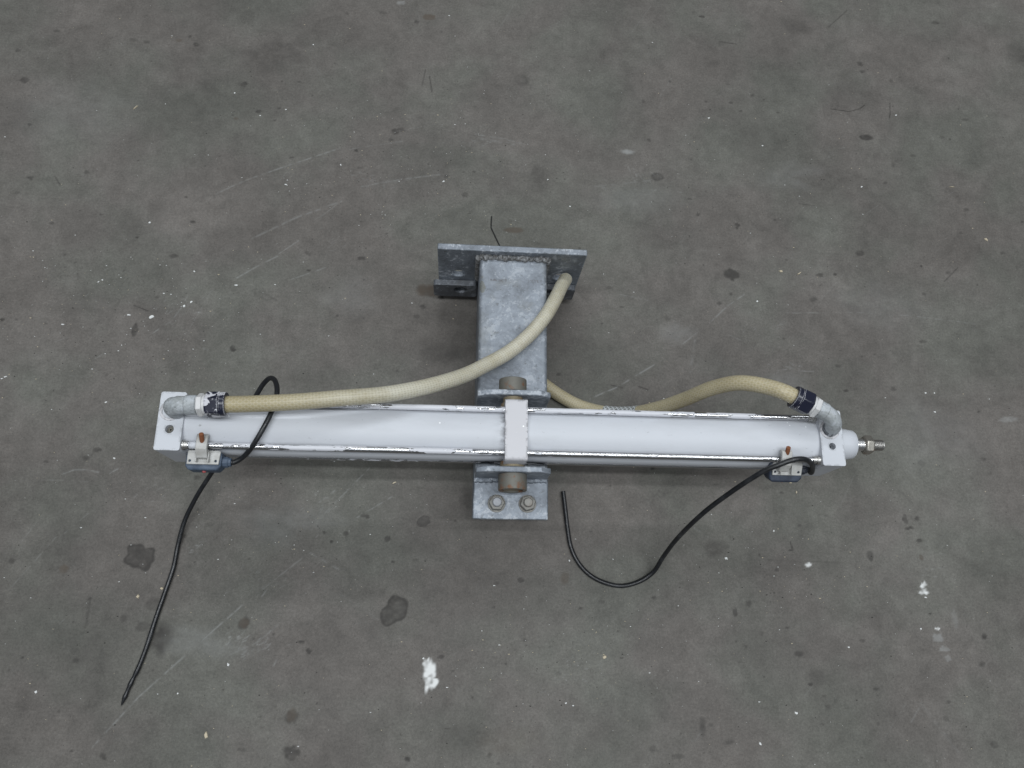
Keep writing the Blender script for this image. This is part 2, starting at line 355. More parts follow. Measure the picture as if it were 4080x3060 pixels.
# ------------------------------------------------------------------ floor
def axis(lo, hi, step, far): return np.concatenate([[-far, -far/2, lo-.5], np.arange(lo, hi, step), [hi+.5, far/2, far]])
X = axis(-1.22, 1.38, .00215, 9.0); Y = axis(-.60, 1.29, .00215, 9.0); nx, ny = len(X), len(Y)
wear = np.zeros((ny, nx, 4), np.float32)
def smooth_noise(shape, cells):
    g = rng.random((cells+2, cells+2)); yy = np.linspace(0, cells, shape[0]); xx = np.linspace(0, cells, shape[1])
    i = yy.astype(int); j = xx.astype(int); fy = (yy-i)[:, None]; fx = (xx-j)[None]
    fy = fy*fy*(3-2*fy); fx = fx*fx*(3-2*fx)
    return (g[i][:, j]*(1-fy)*(1-fx)+g[i+1][:, j]*fy*(1-fx)+g[i][:, j+1]*(1-fy)*fx+g[i+1][:, j+1]*fy*fx)
fineN = smooth_noise((ny, nx), 260)*.6+smooth_noise((ny, nx), 500)*.4
PX = .00098                                                   # metres on the floor per pixel of the 2212-wide view
def window(x0, x1, y0, y1):
    i0, i1 = np.searchsorted(X, (x0, x1)); j0, j1 = np.searchsorted(Y, (y0, y1)); return slice(j0, j1), slice(i0, i1)
def blot(px, py, rx, ry, s, ch=0, soft=.25, rag=.18, mott=.5):
    c = a2(px, py); rx *= PX; ry *= PX; R_ = max(rx, ry)*1.9; sl = window(c.x-R_, c.x+R_, c.y-R_, c.y+R_)
    dx = (X[sl[1]][None]-c.x)/rx; dy = (Y[sl[0]][:, None]-c.y)/ry; r = np.hypot(dx, dy); an = np.arctan2(dy, dx)
    for k in range(2, 9): r = r+rag*rng.normal()/k*np.cos(k*an+rng.random()*6.28)
    al = np.clip((1+soft-r)/(2*soft), 0, 1); al = al*al*(3-2*al)
    nz = fineN[sl]; al = al*(1-mott+2*mott*nz)*s
    if ch == 0 and soft < .2: al = al*(.82+.45*np.exp(-((r-.93)/.10)**2))
    wear[sl][..., ch] = np.maximum(wear[sl][..., ch], np.clip(al, 0, 1))
def scratch(pts, s, wid=1.0, ch=1, broken=.5):
    P = [a2(*p) for p in pts]
    for A, B in zip(P, P[1:]):
        sl = window(min(A.x, B.x)-.012, max(A.x, B.x)+.012, min(A.y, B.y)-.012, max(A.y, B.y)+.012)
        ax = X[sl[1]][None]-A.x; ay = Y[sl[0]][:, None]-A.y; d = B-A; L2 = d.x*d.x+d.y*d.y
        q = np.clip((ax*d.x+ay*d.y)/L2, 0, 1); dist = np.hypot(ax-q*d.x, ay-q*d.y)
        al = np.exp(-(dist/(wid*PX*1.05))**2)*s*1.05*np.clip(1-broken+broken*2.2*(fineN[sl]-.35)*1.6, 0, 1)
        wear[sl][..., ch] = np.maximum(wear[sl][..., ch], al)
for a in [(53,173,10,8,.6),(593,123,66,38,.42,.5),(527,182,8,7,.75),(854,284,9,8,.8),(866,280,9,6,.7),(1127,173,18,16,.35),(1420,382,16,10,.7),
          (1164,383,18,34,.35,.5),(1004,421,8,7,.5),(1516,36,7,4,.85),(1858,138,8,7,.7),(1871,297,17,8,.95),(2201,117,30,34,.4,.6),(1925,175,5,5,.5),
          (1858,547,11,7,.7),(1725,57,44,22,.4,.6),(291,713,7,14,.9),(503,753,7,6,.9),(1580,592,17,13,.85),(302,1203,27,25,.95,.10),(527,1346,11,11,.7),
          (347,1378,20,26,.85,.5),(307,1354,11,9,.5),(330,1305,13,12,.4),(267,1336,7,7,.5),(630,1548,11,13,.65),(630,1626,15,12,.8),(25,1212,6,5,.6),(667,1406,5,5,.8),
          (190,1323,3,26,.5),(852,1319,24,28,.92,.09),(915,1126,13,11,.7,.12),(747,1153,5,5,.7),(837,1164,6,6,.7),(1125,1253,7,5,.7),(1004,1589,45,28,.4,.6),(880,1640,5,4,.8),
          (1955,1121,6,9,.7),(1678,1231,4,4,.9),(1880,1201,7,10,.7),(1588,1323,5,8,.7),(1751,1478,5,4,.9),(1764,1466,18,14,.4,.5),(1518,1569,7,15,.6,.4),(2148,1609,8,7,.5),
          (1546,1186,22,16,.45,.5),(925,628,24,13,.75),(952,642,6,5,.9),(913,663,7,5,.8),(900,684,7,5,.6),(1300,1300,6,4,.5),(1050,720,30,14,.35,.5),(960,760,40,26,.35,.6),(700,1150,3,3,.9),(716,1170,3,3,.9),
          (1010,1080,14,30,.55,.6),(1240,1000,60,20,.3,.6),(1490,430,5,3,.8),(1600,240,5,3,.7),(1680,243,4,2,.7),(1990,575,3,3,.8),(1650,215,3,2,.7),(1990,1000,9,6,.4)]:  # includes soft darker patches beside the post and along the barrel
    blot(*a[:5], 0, a[5] if len(a) > 5 else .22)
for a in [(927,37,15,9,.9,.2),(1110,497,22,7,.75,.25),(925,627,26,15,.8,.2),(138,1229,8,8,.7,.3),(386,87,7,5,.7,.3),(1220,1249,8,12,.6,.4),(1990,1204,5,5,.8,.2),(527,1346,9,9,.6,.3),(630,1545,9,11,.6,.3),(1100,1600,50,22,.25,.6),(510,256,5,4,.6,.3)]:
    blot(*a[:5], 2, a[5])
for a in [(2026,1378,11,8,.55,.2),(2040,1402,10,5,.55,.2),(2048,1422,6,6,.55,.2),(2178,906,20,6,.5,.4),(1355,328,14,6,.7,.5),(866,6,9,6,.6,.4),(2063,1338,6,16,.25,.5),(760,640,50,40,.14,.7),(1460,720,34,20,.22,.7),(1700,820,40,18,.2,.7),(620,1130,70,34,.2,.7),(1700,380,60,30,.15,.7),(2010,940,90,60,.15,.8),(160,240,110,70,.12,.8),(430,1390,60,22,.25,.7),(1900,660,90,50,.12,.8),(1370,430,80,30,.18,.8)]:
    blot(*a[:5], 1, a[5], .35)
for a in [(927,1456,11,24,1.0,.3),(931,1470,10,14,1.0,.25),(922,1432,5,8,.9,.4),(1995,1264,6,6,1.0,.3),(1996,1278,9,5,.8,.4),(1746,1220,6,4,.9,.4),(2025,1358,4,3,.7,.3)]:
    blot(*a[:5], 3, a[5], .45, .9)
for pts, s, wd in [([(470,418),(520,393),(600,365),(735,320)],.55,1.4),([(475,414),(560,378)],.4,1),([(595,553),(645,520)],.6,.8),([(545,515),(640,470),(737,435)],.4,2),([(690,470),(730,440)],.3,1),
        ([(512,600),(560,573),(600,553)],.6,1.4),([(625,605),(703,578)],.5,1.1),([(367,698),(393,663),(405,640)],.5,1),([(325,723),(343,711)],.6,1),([(262,716),(280,708)],.8,1),
        ([(133,1025),(160,1015),(187,1015),(213,1020)],.55,1.2),([(238,1022),(254,1013)],.8,1.2),([(200,1613),(300,1505),(430,1389),(533,1299)],.6,1.4),([(567,1273),(623,1229),(660,1200)],.45,1),
        ([(127,1163),(190,1109)],.5,.8),([(24,1269),(130,1150)],.35,.9),([(667,1193),(732,1230)],.6,1),([(1475,743),(1508,716)],.55,1.2),([(1531,700),(1570,662),(1608,636)],.5,1.4),
        ([(1700,676),(1841,675),(1958,681),(2108,700)],.4,1),([(1505,713),(1491,803)],.25,3),([(1553,714),(1600,735)],.3,1),([(1413,788),(1334,836),(1275,861)],.75,1.3),([(1339,636),(1401,649)],.5,.9),
        ([(1027,290),(1090,300),(1137,313)],.5,1.4),([(1040,300),(1110,312)],.3,3),([(781,403),(870,387),(950,377)],.4,1.6),([(1357,360),(1362,372)],.6,1.2),([(1368,362),(1380,392)],.6,1.2),
        ([(1284,403),(1404,390)],.25,2),([(737,325),(870,305)],.3,1.3),([(803,1006),(740,1070),(700,1110)],.5,1.1),([(848,1072),(771,1118)],.6,1.1),([(723,1060),(690,1085)],.6,1.3),
        ([(460,1412),(520,1378)],.5,1.4),([(490,1418),(560,1385),(600,1350)],.45,1.5),([(520,1420),(575,1400)],.4,1.2),([(890,905),(930,880)],.3,1),([(600,1420),(590,1440)],.5,1.2),
        ([(1990,1520),(2070,1625)],.12,3),([(1968,1560),(1985,1530)],.3,1.4),([(205,775),(222,765)],.5,1),([(430,750),(448,756)],.5,1.4),([(150,812),(190,815)],.3,.8),([(565,1290),(575,1275)],.7,1),
        ([(1720,800),(1757,803)],.5,1.1),([(1690,790),(1720,797)],.4,1.4),([(1150,1100),(1190,1090)],.2,1),([(1500,1140),(1530,1160)],.5,.7),([(820,1340),(700,1260)],.2,.8)]:
    scratch(pts, s, wd, 1, .85)
for pts, s in [([(1795,235),(1834,241),(1857,235),(1868,227)],.9),([(1922,223),(1923,244),(1921,256)],.8),([(1707,1170),(1713,1189),(1705,1188)],.9),([(2040,608),(2069,578)],.6),([(1790,58),(1830,22)],.5),([(919,150),(912,185)],.6),([(928,165),(933,198)],.7),
               ([(1725,440),(1760,445)],.5),([(1660,1210),(1840,1216)],.2),([(1320,832),(1345,838)],1),([(1380,835),(1400,842)],.8),([(118,380),(130,400)],.6),([(560,630),(600,650)],.25),([(290,660),(320,672)],.8),([(1555,90),(1590,95)],.7)]:
    scratch(pts, min(1.2, s*1.4), 1.3, 0, .25)
def scuff(cx, cy, rx, ry, n, ang, s, L=(4, 16)):
    for k in range(n):
        x0 = cx+rng.normal()*rx*.5; y0 = cy+rng.normal()*ry*.5; an = ang+rng.normal()*.25; l = L[0]+rng.random()**2*(L[1]-L[0])
        scratch([(x0, y0), (x0+l*math.cos(an), y0+l*math.sin(an))], s*(.4+.6*rng.random()), .8, 1, .6)
for a in [(545,1395,60,24,34,-.65,.75),(500,1385,30,14,14,-.6,.8),(640,1140,50,40,26,-.9,.5),(700,1090,60,30,18,-.6,.5),(820,395,60,18,26,-.2,.5),(1380,385,50,24,20,.9,.45),(1400,410,70,20,18,.1,.4),(1700,795,40,16,16,.5,.6),
          (1010,305,50,16,14,.2,.5),(380,660,40,34,18,-.8,.6),(1690,850,20,12,8,.6,.5),(720,520,60,40,16,-.5,.35),(1240,1450,60,40,20,.2,.45),(2000,1240,60,20,16,.0,.5),(1780,330,60,40,14,.1,.35),(560,1260,60,40,16,-.7,.4),(415,1180,30,30,10,-.2,.6),(330,1060,60,30,12,-.5,.45),(1640,700,50,40,14,-.6,.4),(160,620,80,40,12,-.5,.4)]:
    scuff(*a)
for k in range(150):                                        # faint hairlines, mostly running one way
    x0, y0 = rng.random()*2212, rng.random()*1659; an = rng.normal(-.65, .5); L = 12+rng.random()**2*90
    scratch([(x0, y0), (x0+L*math.cos(an), y0+L*math.sin(an))], .08+.22*rng.random()**2, .7)
for k in range(420):                                        # small dark pits and rubber crumbs
    x0, y0 = rng.random()*2212, rng.random()*1659; r = 1.4+rng.random()**3*4; blot(x0, y0, r*(1+rng.random()), r, .3+.6*rng.random(), 0, .4, .25)
for k in range(70):
    x0, y0 = rng.random()*2212, rng.random()*1659; r = 15+rng.random()*45; blot(x0, y0, r*(1+rng.random()), r, .10+.16*rng.random(), 0, .7, .3, .4)
vx = np.zeros((ny, nx, 3), np.float32); vx[..., 0] = X[None]; vx[..., 1] = Y[:, None]
me = bpy.data.meshes.new('floor'); me.vertices.add(nx*ny); me.vertices.foreach_set('co', vx.ravel())
idx = np.arange(nx*ny, dtype=np.int32).reshape(ny, nx); quads = np.stack([idx[:-1, :-1], idx[:-1, 1:], idx[1:, 1:], idx[1:, :-1]], -1).reshape(-1)
nf = len(quads)//4; me.loops.add(len(quads)); me.loops.foreach_set('vertex_index', quads); me.polygons.add(nf)
me.polygons.foreach_set('loop_start', np.arange(0, nf*4, 4, dtype=np.int32)); me.update(calc_edges=True)
ca = me.color_attributes.new('wear', 'FLOAT_COLOR', 'POINT'); ca.data.foreach_set('color', wear.ravel())
me.materials.append(M['concrete']); fl = bpy.data.objects.new('floor', me); C.objects.link(fl)
tag(fl, 'worn grey concrete hall floor with scratches and dark stains', 'floor', kind='structure')

# ------------------------------------------------------------------ mounting bracket
HP, A, YF, HT = .1947, .2547, .3615, .2138
br = empty('mounting_bracket', (0, .3, 0), 'galvanised steel box-section bracket with drilled flange plate carrying the white cylinder', 'bracket')
XZ = lambda u, v, t_: (u, t_, v)
PL, PR, YE = -.0634, .0640, -.1075
o = link('post', extrude(rrect(PL, PR, .0005, HP, .008), [rrect(PL+.006, PR-.006, .0065, HP-.006, .004)], XZ, YE, YF), 'post_zinc', br)
fh = [circle2(-.1035, .111, .0143), circle2(.0995, .111, .0143)]
link('flange_plate', extrude([(-.1431, .0006), (.1387, .0006), (.1387, HT-.001), (-.1431, HT+.0012)], fh, XZ, YF+.0003, YF+.0128), 'galvanised', br, .0018)
link('clamp_bar', extrude(rrect(-.1535, PL-.003, .026, .082, .006), [circle2(-.0990, .0600, .0138)], XZ, YF-.0125, YF-.0006), 'galvanised_dark', br, .0015)
link('clamp_bar', extrude(rrect(PR+.003, .1355, .030, .080, .004), [circle2(.0880, .0640, .0138)], XZ, YF-.0125, YF-.0006), 'galvanised_dark', br, .0015)
wp = [Vector((x, YF-.004+.0012*math.sin(x*500), HP+.0015+.0012*math.sin(x*730+1))) for x in np.linspace(PL+.002, PR+.004, 60)]
link('weld_bead', sweep(wp, lambda s: .0052+.0006*math.sin(s*97+2*math.sin(s*13))+.0010*math.sin(s*23), 10), 'weld', br)
for xs_ in (PL, PR):
    sp = [Vector((xs_+(-.002 if xs_ < 0 else .002), YF-.004, z)) for z in np.linspace(.1, HP, 30)]
    link('weld_bead', sweep(sp, lambda s: .0056+.0009*math.sin(s*70), 10), 'weld', br)
def ear(y0, y1, z0):
    return extrude([(-.0632, z0), (.0610, z0), (.0610, .2655), (.0440, .2790), (-.0420, .2790), (-.0632, .2680)], [], XZ, y0, y1)
e1 = link('trunnion_ear', ear(.0655, .0750, HP+.0004), 'galvanised', br, .0015)
tb = link('bearing_tube', ring((-.003, .0752, A), (-.003, .0985, A), .0238, .0172), 'tube_bronze', br, .0012)
e1w = [Vector((x, .0765, HP+.001)) for x in np.linspace(-.062, .060, 40)]
link('weld_bead', sweep(e1w, lambda s: .004+.0008*math.sin(s*110), 8), 'weld', br)
bp = link('base_plate', extrude([(-.0660, -.1333), (.0625, -.1330), (.0630, -.0540), (-.0645, -.0540)], [], lambda u, v, t_: (u, v, t_), HP+.0004, HP+.0122), 'galvanised', br, .0022, 3)
link('trunnion_ear', ear(-.0652, -.0556, HP+.0125), 'galvanised', br, .0018, 3)
e2w = [Vector((x, -.0665-.001*math.sin(x*90), HP+.0135)) for x in np.linspace(-.064, .060, 40)]
link('weld_bead', sweep(e2w, lambda s: .0052+.0009*math.sin(s*90), 8), 'galvanised', br)
link('bearing_tube', ring((-.002, -.0925, A), (-.002, -.0655, A), .0238, .0172), 'tube_bronze', br, .0012)
for bx, by, m_, rz in ((-.0256, -.1072, 'bolt_end', .25), (.0271, -.1068, 'zinc_nut', .55)):
    z0 = HP+.0124
    b = link('bolt', lathe((bx, by, z0-.02), (bx, by, 1), [(0, .008), (.0405, .008), (.0420, .0065)], 24), m_, br)
    link('washer', cyl((bx, by, z0), (bx, by, z0+.0022), .0152, 32), 'zinc_nut', b, .0004)
    link('hex_nut', lathe((bx, by, z0+.0024), (bx, by, 1), [(0, .0139), (.0115, .0139), (.0130, .0120)], 6, rz), 'zinc_nut', b, .0010, 2)

# ------------------------------------------------------------------ pneumatic cylinder
cy = empty('pneumatic_cylinder', (0, 0, A-.0475), 'long white painted tie-rod pneumatic cylinder with threaded steel rod end', 'cylinder')
W_ = .0475; L0, L1, R0, R1 = -.5681, -.5283, .5093, .5482
TOP = lambda u, v, t_: (u, v, t_)
for x0, x1, hx, hy, hr in ((L0, L1, -.5477, -.0134, .0066), (R0, R1, .5284, -.0145, .0057)):
    cap = link('end_cap', extrude(rrect(x0, x1, -W_, W_, .0035, 4), [circle2(hx, hy, hr)], TOP, A-W_, A+W_), 'white_paint', cy, .0032, 3)
    link('cushion_screw', lathe((hx, hy, A+W_-.02), (hx, hy, 1), [(0, hr*.98), (.011, hr*.98), (.011, hr*.55), (.0135, hr*.5), (.0135, hr*.25), (.009, hr*.22), (.009, 0)], 24), 'tube_bronze' if x0 < 0 else 'galvanised_dark', cap)
    link('port_boss', ring((hx-.002, .0165 if x0 < 0 else .0138, A+W_-.003), (hx-.002, .0165 if x0 < 0 else .0138, A+W_+.0012), .0168, .0125), 'block_paint', cap, .0006)
link('barrel', cyl((L1-.004, 0, A), (R0+.004, 0, A), .0435, 96), 'barrel_paint', cy)
for sy in (-1, 1):
    for sz in (-1, 1):
        y, z = sy*.036, A+sz*.036
        rod = link('tie_rod', cyl((L1-.003, y, z), (R0+.003, y, z), .0049, 24), 'chipped_rod', cy)
        link('rod_nut', lathe((L1+.0003, y, z), (1, y, z), [(0, .0080), (.0030, .0080), (.0032, .0066), (.0085, .0066)], 24), 'thread_steel', rod)
        link('rod_sleeve', cyl((L1+.0105, y, z), (L1+.032, y, z), .0062, 24), 'white_paint', rod, .0008)
        link('rod_nut', lathe((R0-.012, y, z), (1, y, z), [(0, .0062), (.0060, .0062), (.0062, .0076), (.0117, .0076)], 24), 'thread_steel', rod)
blk = link('trunnion_block', extrude(rrect(-.0512, .0512, A-.0512, A+.0520, .006), [], lambda u, v, t_: (t_, u, v), -.0183, .0183), 'block_paint', cy, .0016, 3)
for s in (-1, 1):
    link('trunnion_pin', lathe((-.0025, s*.045, A), (-.0025, s*1, A), [(0, .0205), (.0098, .0205), (.0102, .0168), (.0440, .0168), (.0452, .0155)], 36), 'rusty_pin', blk)
nose = link('rod_guide', lathe((R1-.001, 0, A), (1, 0, A), [(0, .0266), (.026, .0266), (.0300, .0258), (.0385, .0246), (.0405, .0230), (.0412, .0130)], 48), 'white_paint', cy, 0)
rod = link('piston_rod', lathe((R1+.036, 0, A), (1, 0, A), [(0, .0110), (.0245, .0110), (.0260, .0096)], 36), 'bright_steel', cy)
tp = []; x = 0.0
while x < .0345: tp += [(x, .0088), (x+.00045, .0097), (x+.0009, .0097), (x+.00135, .0088)]; x += .0015
tp += [(.0355, .0088), (.0368, .0074)]
link('thread', lathe((R1+.0583, 0, A), (1, 0, A), tp, 32), 'thread_steel', rod)
nut = link('lock_nut', lathe((.6065, 0, A), (1, 0, A), [(0, .0145), (.0022, .0172), (.0138, .0172), (.0160, .0145)], 6, .35), 'nut_steel', cy, .0012, 2)

# threaded pipe elbows on the ports
ZE = .3355
pL = Vector((-.5400, .0165, A+W_-.002)); dL = Vector((1, .045, 0)).normalized()
pts = [pL, pL+Vector((.0003, 0, .012))] + [Vector((pL.x, pL.y, ZE-.016))+Vector((0, 0, .016))*math.sin(a_)+dL*.016*(1-math.cos(a_)) for a_ in np.linspace(0, PI/2, 9)][1:] + [Vector((pL.x, pL.y, ZE))+dL*.034]
el = link('pipe_elbow', sweep(pts, lambda s: .0140+.0006*math.sin(s*17), 28), 'elbow_zinc', cy)
link('elbow_collar', cyl(Vector((pL.x, pL.y, ZE))+dL*.024, Vector((pL.x, pL.y, ZE))+dL*.042, .0155, 32), 'elbow_zinc', el, .002)
hexL = Vector((pL.x, pL.y, ZE))+dL*.0425
ZR = .3370; pR = Vector((.5275, .0140, A+W_-.002)); h0 = at(3252, 1624, ZR); dR = (at(3164, 1581, ZR+.003)-h0).normalized()
hexR = h0+Vector((.002, -.001, 0))
pts = spline([pR, pR+Vector((-.0003, .0008, .010)), pR+Vector((-.0040, .0045, .0235)), pR+Vector((-.0125, .0125, .0345)), hexR-dR*.012, hexR], 6)
el = link('pipe_elbow', sweep(pts, lambda s: .0125+.0010*min(1, s*1.4), 28), 'elbow_zinc', cy)
link('elbow_collar', cyl(hexR-dR*.016, hexR-dR*.0004, .0146, 32), 'elbow_zinc', el, .002)
link('port_nipple', lathe(pR, pR+Vector((-.15, .12, 1)), [(0, .0135), (.012, .0135), (.013, .0125)], 8), 'galvanised_dark', el, .0008)

# ------------------------------------------------------------------ hoses with their couplings
HR = .0131
def coupling(parent, p, d, m_, rot):
    link('hex_collar', lathe(p, p+d, [(0, .0165), (.0015, .0186), (.0082, .0186), (.0095, .0170)], 6, rot), 'white_plastic', parent, .0012, 2)
    link('collar_neck', cyl(p+d*.0096, p+d*.0128, .0160, 32), 'white_plastic', parent)
    link('compression_nut', lathe(p+d*.0129, p+d*2, [(0, .0185), (.002, .0208), (.0205, .0208), (.0225, .0190)], 6, rot+.3), m_, parent, .0016, 2)
    link('nut_skirt', ring(p+d*.0350, p+d*.0440, .0192, .0134), m_, parent, .0008)
    return p+d*.042
hs = empty('hose', (-.2, .1, .2), 'cream braided hose from the paint-splashed coupling, draped over the bracket to a cut end', 'hose')
s0 = coupling(hs, hexL, dL, 'nut_splashed', .1)
hp_ = [s0, s0+dL*.03] + [a2(*q) for q in [(640,868,.340),(735,860,.335),(830,852,.325),(900,840,.308),(960,825,.285),(1010,808,.258),(1050,788,.236),(1100,760,.2195),(1145,722,.213),(1178,683,.209),(1200,645,.19),(1213,618,.160)]] + [a2(1222, 603, .137)]
HL = spline(hp_, 9)
link('tube', sweep(HL, HR, 28, .0095), 'hose_cream', hs)
hs2 = empty('hose', (.2, .15, 0), 'yellowed braided hose from the clean black coupling, sagging behind the cylinder to the floor', 'hose')
s1 = coupling(hs2, hexR, dR, 'nut_black', 0)
hp2 = [s1, s1+dR*.018] + [a2(*q) for q in [(1660,836,.330),(1600,827,.305),(1540,838,.258),(1480,862,.195),(1420,882,.135),(1360,893,.080),(1300,890,.040),(1250,876,.020),(1212,856,.0145)]] + [a2(1183, 836, .0140), a2(1170, 826, .0140)]
HRp = spline(hp2, 9)
link('tube', sweep(HRp, HR, 28, .0095), 'hose_yellow', hs2)
i0 = min(range(len(HRp)), key=lambda i: (HRp[i]-a2(1380, 890, .098)).length); i1 = min(range(len(HRp)), key=lambda i: (HRp[i]-a2(1308, 890, .045)).length)
link('net_patch', sweep(HRp[min(i0, i1):max(i0, i1)+1], HR+.0007, 28), 'net_sleeve', hs2)

# ------------------------------------------------------------------ position sensors with cables
def sensor(label, x0, phi, body, cable_pts, cable_r, screw, ax=0.0, front=-.0425):
    P0 = Vector((x0, -.036, A+.036)); Rm = Matrix.Translation(P0) @ Matrix.Rotation(phi, 4, 'X')
    s = empty('position_sensor', P0, label, 'sensor', 'position sensors clamped to the front tie rod')
    YZ = lambda u, v, t_: (t_, u, v)
    # clamp: hooked arm over the rod, foot plate in front
    arm = [(.0165, .0005), (.0165, .0095), (.0130, .0118), (-.0080, .0118), (-.0205, .0020), (-.0215, -.0060), (-.0150, -.0060), (-.0068, -.0030), (-.0060, .0045), (.0070, .0056), (.0105, .0005)]
    c = link('clamp', extrude(arm, [], YZ, ax-.0088, ax+.0088), 'cast_clamp', s, .0012, 2, xf=Rm)
    link('foot_plate', extrude([(-.0250, -.0290), (.0245, -.0290), (.0260, -.0080), (.0215, -.0066), (-.0225, -.0066), (-.0250, -.0085)], [circle2(-.0205, -.0235, .0021, 14), circle2(.0195, -.0235, .0021, 14)], TOP, -.0098, -.0062), 'cast_clamp', s, .0008, 2, xf=Rm)
    for q in (-.0097, .0091): link('rib', box_me(ax*.5+q, ax*.5+q+.0016, -.0265, -.0105, -.0061, .0016), 'cast_clamp', c, .0006, 2, xf=Rm)
    # housing below the foot
    hz0, hz1 = -.036, -.0102
    link('housing', extrude([(-.0285, front+.0070), (-.0235, front), (.0215, front), (.0275, front+.0070), (.0275, -.0085), (-.0285, -.0085)], [], TOP, hz0, hz1), body, s, .0030, 3, xf=Rm)
    link('indicator', lathe((-.001, front+.001, -.0220), (-.001, -1, -.0220), [(0, .0030), (.0022, .0030), (.0034, .0016), (.0036, 0)], 16), 'red_plastic', s, xf=Rm)
    g = link('cable_gland', lathe((.0262, -.0220, -.0225), (1, -.0220, -.0225), [(0, .0090), (.009, .0090), (.010, .0074), (.014, .0068)], 10), body if body.endswith('dusty') else 'gland_plastic', s, .0006, 1, xf=Rm)
    b, tip = screw; d = (tip-b).normalized()
    link('set_screw', lathe(b-d*.006, tip, [(0, .0037), ((tip-b).length+.0053, .0037), ((tip-b).length+.006, .0030)], 16), 'rust', s)
    st = Rm @ Vector((.0385, -.0220, -.0225))
    path = spline([st, st+Vector((.005, 0, .0003))]+cable_pts, 9)
    link('cable', sweep(path, cable_r, 14), 'black_rubber', s)
q = lambda x, y, z: at(560+x*.2712, 1480+y*.2712, z)
left_cable = [q(1490,1270,.272), q(1600,1160,.286), q(1700,1010,.303), q(1800,840,.3095), q(1890,670,.3095), q(1955,520,.3060), q(2000,350,.298), q(2002,220,.288), q(1960,115,.276), q(1895,100,.266), q(1800,190,.252), q(1700,350,.235),
              q(1540,600,.200), q(1380,900,.155), q(1210,1190,.112), q(1075,1440,.080)] + [a2(*p) for p in [(425,1072,.045),(398,1128,.018),(384,1180,.0055),(375,1225,.0048),(357,1278,.0048),(336,1338,.0048),(314,1405,.0048),(298,1445,.0048),(284,1473,.0046),(270,1505,.0040),(262,1524,.0028)]]
lx = at(811, 1810, .285).x
sensor('dusty blue-grey sensor by the plain end cap, cable looping over the barrel', lx, 0.0, 'sensor_plastic_dusty', left_cable,
       lambda s: .0042 if s < .90 else (.0044-.0012*math.sin((s-.9)*95)**2 if s < .965 else max(.0010, .0042*(1-(s-.965)/.035*.8))), (q(905,1015,.302), q(890,912,.314)), 0.0, -.0375)
r5 = lambda x, y, z: at(2100+x*.5425, 1800+y*.5425, z); r8 = lambda x, y, z: at(3020+x*.113, 1760+y*.113, z)
right_cable = [r8(1860,1090,.262), r8(1925,900,.283), r8(1840,720,.304), r8(1640,615,.316), r8(1400,610,.3195), r8(1100,680,.318), r8(700,830,.312), r8(300,985,.302), r5(1650,195,.282), r5(1500,295,.242), r5(1300,445,.186), r5(1100,640,.104), r5(1000,772,.048), r5(925,885,.014),
               r5(835,948,.0048), r5(700,985,.0048), r5(580,965,.0048), r5(468,910,.0048), r5(380,820,.0048), r5(322,700,.0048), r5(297,560,.0050), r5(283,440,.0060), r5(265,290,.0075)]
rx = at(3133, 1868, .28).x+.003
sensor('dark navy sensor beside the rod-end cap, cable curving down onto the floor', rx, .42, 'sensor_plastic', right_cable, lambda s: .0043, (r8(1025,425,.303), r8(1082,190,.314)), -.010)

# ------------------------------------------------------------------ loose bits on the floor
wpts = [a2(1062, 467, .0018), a2(1061, 480, .0018), a2(1061, 492, .0018), a2(1068, 507, .0018), a2(1079, 530, .0018), a2(1086, 545, .0018)]
o = link('bent_wire', sweep(wpts, .0013, 8), 'black_wire'); tag(o, 'short thin black bent wire on the floor behind the flange plate', 'wire')
def flake(name, px, py, rx, ry, ang, mat_, h, label, cat, group):
    c = a2(px, py); n = 9; bm = bmesh.new(); ca_, sa_ = math.cos(ang), math.sin(ang); lo = []; hi = []
    for k in range(n):
        a_ = 2*PI*k/n; r = 1+.28*rng.normal(); r = min(max(r, .6), 1.4); x = .85*rx*PX*r*math.cos(a_); y = .85*ry*PX*r*math.sin(a_)
        p = (c.x+x*ca_-y*sa_, c.y+x*sa_+y*ca_); lo.append(bm.verts.new((*p, .0002))); hi.append(bm.verts.new((p[0]*.8+c.x*.2, p[1]*.8+c.y*.2, h*(.6+.6*rng.random()))))
    bm.faces.new(lo); bm.faces.new(hi)
    for k in range(n): bm.faces.new((lo[k], lo[(k+1) % n], hi[(k+1) % n], hi[k]))
    o = link(name, done(bm, name), mat_); tag(o, label, cat, group)
def WL(px, py):
    if px < 450 and 570 < py < 840: return 'white paint flake among the cluster on the floor behind the plain end cap'
    if px < 800 and py <= 570: return 'white paint flake on the open floor far behind the plain end cap'
    if px < 1500 and py < 570: return 'white paint flake on the floor behind the flange plate'
    if px >= 1500 and py < 1000: return 'white paint flake on the floor behind or beyond the rod end'
    if px >= 1500: return 'white paint flake on the floor in front of the rod end and navy sensor'
    if px < 300: return 'white paint flake beside or in front of the plain end cap'
    return 'white paint flake on the floor in front of the barrel and bracket'
